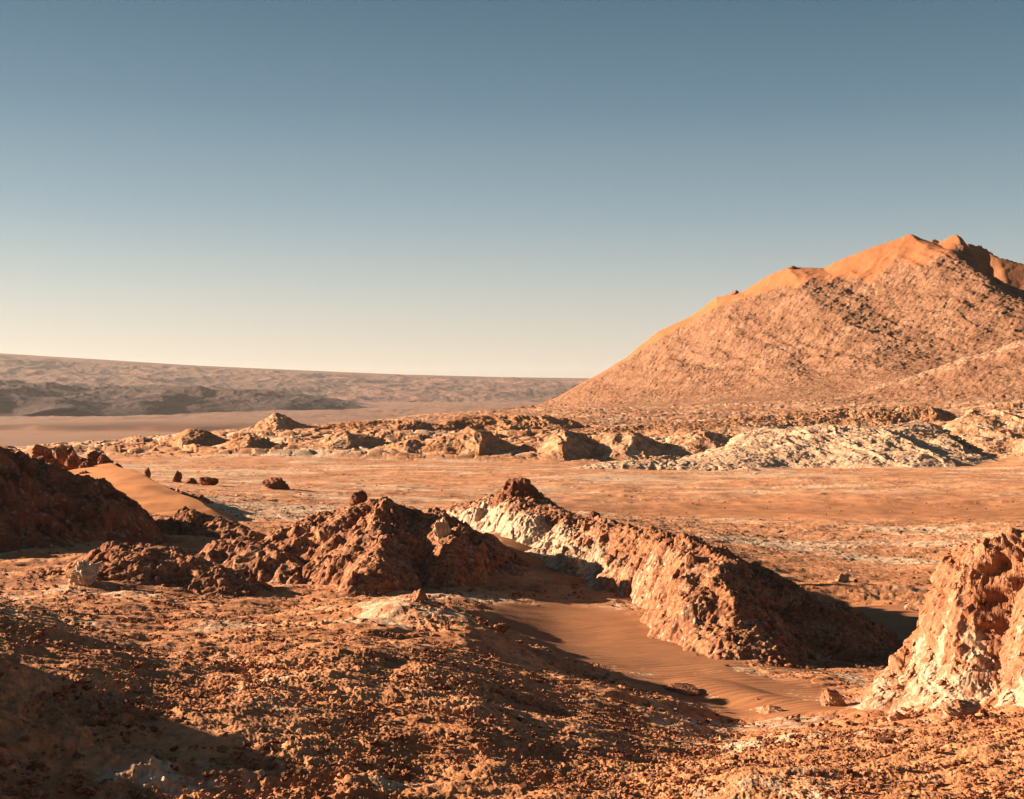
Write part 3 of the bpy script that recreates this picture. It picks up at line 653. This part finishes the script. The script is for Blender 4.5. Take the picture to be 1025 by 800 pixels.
# the heap those blocks lie on
mass('rubble_heap', M_ridge, [(10,474,93,3,3),(42,455,93,5,4),(70,456,92.5,5,4),(96,461,92,4.5,4),(120,472,91,3,3),(150,482,90,2,2),(200,496,88,1,1)], .08, prof=1.0, lobes=(.3, 2.5),
     blocks=((1.2,.4),(.5,.45),(.22,.4)), salt=.3, seed=350, label='heap of broken rust-coloured rock behind the shaded mound and the dune', category='rubble heap')
# dark knobs along the hill skyline
KN = [(736,293,9,5,'small dark rock on the hill skyline, at the low smooth shoulder'),(793,268,13,5,'flat dark rock capping the middle shoulder of the hill skyline'),(802,268,7,4,'small dark rock beside the flat one on the middle shoulder'),
      (831,270,9,6,'dark rock in the dip of the hill skyline'),(862,256,7,4,'small dark rock on the slope up to the orange summit'),(934,241,14,6,'dark rock patch just past the orange summit')]
for i, (px, py, w, h, lab) in enumerate(KN):
    d = float(np.interp(px, [c[0] for c in HILL], [c[2] for c in HILL]))
    boulder(px, d, w * .9, h * .75, M_brown, 70 + i, lab, cat='rock', name='skyline_rock', group='dark rocks on the hill skyline', salt=0, lift=1.0)

# loose stones: a few shapes, copied
protos = [rock_mesh('loose_stone', 2, 200 + i, 9, (1, .8, .62), 0, .15 + .3 * (i % 3 == 0), False) for i in range(7)]
for i, me in enumerate(protos): me.materials.append([M_ridge, M_brown, M_pale][i % 3])
g = np.random.default_rng(11); cnt = 0
while cnt < 150:
    px = g.uniform(-20, 1045); py = 600 + 200 * g.random() ** .8
    x0 = at_pixel(px, py)
    if x0 is None or x0.y > 60: continue
    if sandmask(np.array([x0.x]), np.array([x0.y]))[0] > .3 and g.random() < .9: continue
    s = g.uniform(.045, .11) * (1 + .6 * (g.random() < .12))
    o = bpy.data.objects.new('loose_stone', protos[cnt % 7]); col.objects.link(o)
    o.location = (x0.x, x0.y, x0.z - .2 * s); o.scale = (s, s * g.uniform(.7, 1.1), s * g.uniform(.6, 1))
    o.rotation_euler = (g.uniform(-.3, .3), g.uniform(-.3, .3), g.uniform(0, 6.3))
    o['label'] = 'small loose stone lying on the near gravel slope'; o['category'] = 'stone'; o['group'] = 'loose stones on the near slope'
    cnt += 1
# gravel: uncountable crumbs on the near ground
def build_gravel():
    g = np.random.default_rng(21); n = 26000
    th = g.uniform(-.40, .40, n); r = 10 / (1 - g.random(n) * .78)
    x, y = r * np.sin(th), r * np.cos(th)
    th2 = g.uniform(-.42, .42, 5000); r2 = 1 / (1 / 50 - g.random(5000) * (1 / 50 - 1 / 230))
    x = np.r_[x, r2 * np.sin(th2)]; y = np.r_[y, r2 * np.cos(th2)]
    k = (sandmask(x, y) < .25) & (fbm(x / 1.5, y / 1.5, 3, 61) > -.25)
    x, y = x[k], y[k]; n = len(x); z = ground_z(x, y)
    V0, F0 = ICO[1]
    s = (.012 + .03 * g.random(n) ** 3) * np.minimum(.7 + np.hypot(x, y) / 45, 2.1)
    jit = 1 + .3 * g.normal(size=(n, len(V0), 1))
    ang = g.uniform(0, 6.28, n); c, sn = np.cos(ang)[:, None], np.sin(ang)[:, None]
    B = V0[None] * jit * s[:, None, None] * np.array([1.2, .85, .7])
    B = np.stack([B[..., 0] * c - B[..., 1] * sn, B[..., 0] * sn + B[..., 1] * c, B[..., 2]], -1)
    B += np.stack([x, y, z + .02], -1)[:, None]
    F = (F0[None] + (np.arange(n) * len(V0))[:, None, None]).reshape(-1, 3)
    V = B.reshape(-1, 3); zr = np.zeros(len(V))
    me = mesh_from('gravel', V, F, {'salt': zr + .3, 'dark': zr, 'sand': zr}, False)
    link('gravel', me, M_ridge, kind='stuff', label='fine gravel crumbs strewn over the near slope')
build_gravel()

# ------------------------------------------------------------------ air
if True:
    hb = bpy.data.meshes.new('haze')
    zs = [c[2] + o.location.z for o in col.objects if o.type == 'MESH' and o.parent is None for c in o.bound_box]
    x0, x1, y0, y1, z0, z1 = -26000, 26000, -26000, 26000, min(zs) - 1, max(zs) + 5
    hb.from_pydata([(x0,y0,z0),(x1,y0,z0),(x1,y1,z0),(x0,y1,z0),(x0,y0,z1),(x1,y0,z1),(x1,y1,z1),(x0,y1,z1)], [],
                   [(3,2,1,0),(4,5,6,7),(0,1,5,4),(1,2,6,5),(2,3,7,6),(3,0,4,7)])
    mh = bpy.data.materials.new('haze'); mh.use_nodes = True
    nt = mh.node_tree; nt.nodes.remove(nt.nodes['Principled BSDF'])
    pv = nt.nodes.new('ShaderNodeVolumePrincipled'); pv.inputs['Color'].default_value = (.92, .84, .82, 1); pv.inputs['Density'].default_value = 1.15e-5
    pv.inputs['Anisotropy'].default_value = .2
    nt.links.new(pv.outputs[0], nt.nodes['Material Output'].inputs['Volume'])
    link('haze', hb, mh, kind='stuff')

# ------------------------------------------------------------------ light, sky, camera
a, e = R(SUN_AZ), R(SUN_EL)
sdir = Vector((-math.cos(e) * math.cos(a), math.cos(e) * math.sin(a), math.sin(e)))   # towards the sun
sun = bpy.data.lights.new('sun', 'SUN'); sun.energy = 5.0; sun.angle = R(.5); sun.color = (1, .78, .555)
so = bpy.data.objects.new('sun', sun); col.objects.link(so); so.rotation_euler = (-sdir).to_track_quat('-Z', 'Y').to_euler()
w = bpy.data.worlds.new('World'); sc.world = w; w.use_nodes = True
nt = w.node_tree; N = nt.nodes; L = nt.links
sky = N.new('ShaderNodeTexSky'); sky.sky_type = 'NISHITA'; sky.sun_disc = False
sky.sun_elevation = e; sky.sun_rotation = math.atan2(sdir.x, sdir.y); sky.dust_density = 1.5; sky.ozone_density = 1.5; sky.air_density = 1.0
hs = N.new('ShaderNodeHueSaturation'); hs.inputs['Saturation'].default_value = .7
L.new(sky.outputs[0], hs.inputs['Color'])
tc = N.new('ShaderNodeTexCoord'); sx = N.new('ShaderNodeSeparateXYZ'); L.new(tc.outputs['Generated'], sx.inputs[0])
def ramp(stops):
    rp = N.new('ShaderNodeValToRGB'); L.new(sx.outputs['Z'], rp.inputs[0]); el = rp.color_ramp.elements
    el[0].position, el[0].color = stops[0][0], (*stops[0][1], 1); el[1].position, el[1].color = stops[-1][0], (*stops[-1][1], 1)
    for p_, c_ in stops[1:-1]:
        q = el.new(p_); q.color = (*c_, 1)
    return rp.outputs[0]
def mixc(mode, fac, a_, b_):
    n = N.new('ShaderNodeMix'); n.data_type = 'RGBA'; n.blend_type = mode; n.inputs['Factor'].default_value = fac
    ci = [q for q in n.inputs if q.type == 'RGBA']; L.new(a_, ci[0]); L.new(b_, ci[1])
    return [q for q in n.outputs if q.type == 'RGBA'][0]
# dry desert air: cream at the skyline, deepening quickly to a muted blue; part scattering model, part even gradient
deep = ramp(((0, (1, .98, .96)), (.07, (.84, .88, .90)), (.14, (.52, .64, .70)), (.21, (.33, .46, .54)), (.30, (.20, .33, .42)), (1, (.16, .28, .38))))
even = ramp(((0, (.69, .61, .50)), (.03, (.645, .60, .515)), (.08, (.43, .47, .46)), (.13, (.255, .35, .395)), (.20, (.122, .222, .285)), (.27, (.060, .145, .20)), (1, (.05, .095, .14))))
ev = N.new('ShaderNodeVectorMath'); ev.operation = 'SCALE'; ev.inputs['Scale'].default_value = SKY_EVEN; L.new(even, ev.inputs[0])
L.new(mixc('MIX', .72, mixc('MULTIPLY', 1, hs.outputs[0], deep), ev.outputs[0]), N['Background'].inputs['Color'])
N['Background'].inputs['Strength'].default_value = SKY_STRENGTH
cam = bpy.data.cameras.new('camera'); cam.lens = 50; cam.sensor_width = 36; cam.clip_start = .1; cam.clip_end = 60000
co = bpy.data.objects.new('camera', cam); col.objects.link(co); co.rotation_euler = (R(90), 0, 0); sc.camera = co
vs = sc.view_settings; vs.view_transform = 'Standard'; vs.look = 'None'; vs.gamma = 1; vs.use_curve_mapping = False; vs.exposure = EXPOSURE
sc.cycles.use_denoising = True
sc.cycles.max_bounces = 4; sc.cycles.volume_bounces = 0; sc.cycles.diffuse_bounces = 3
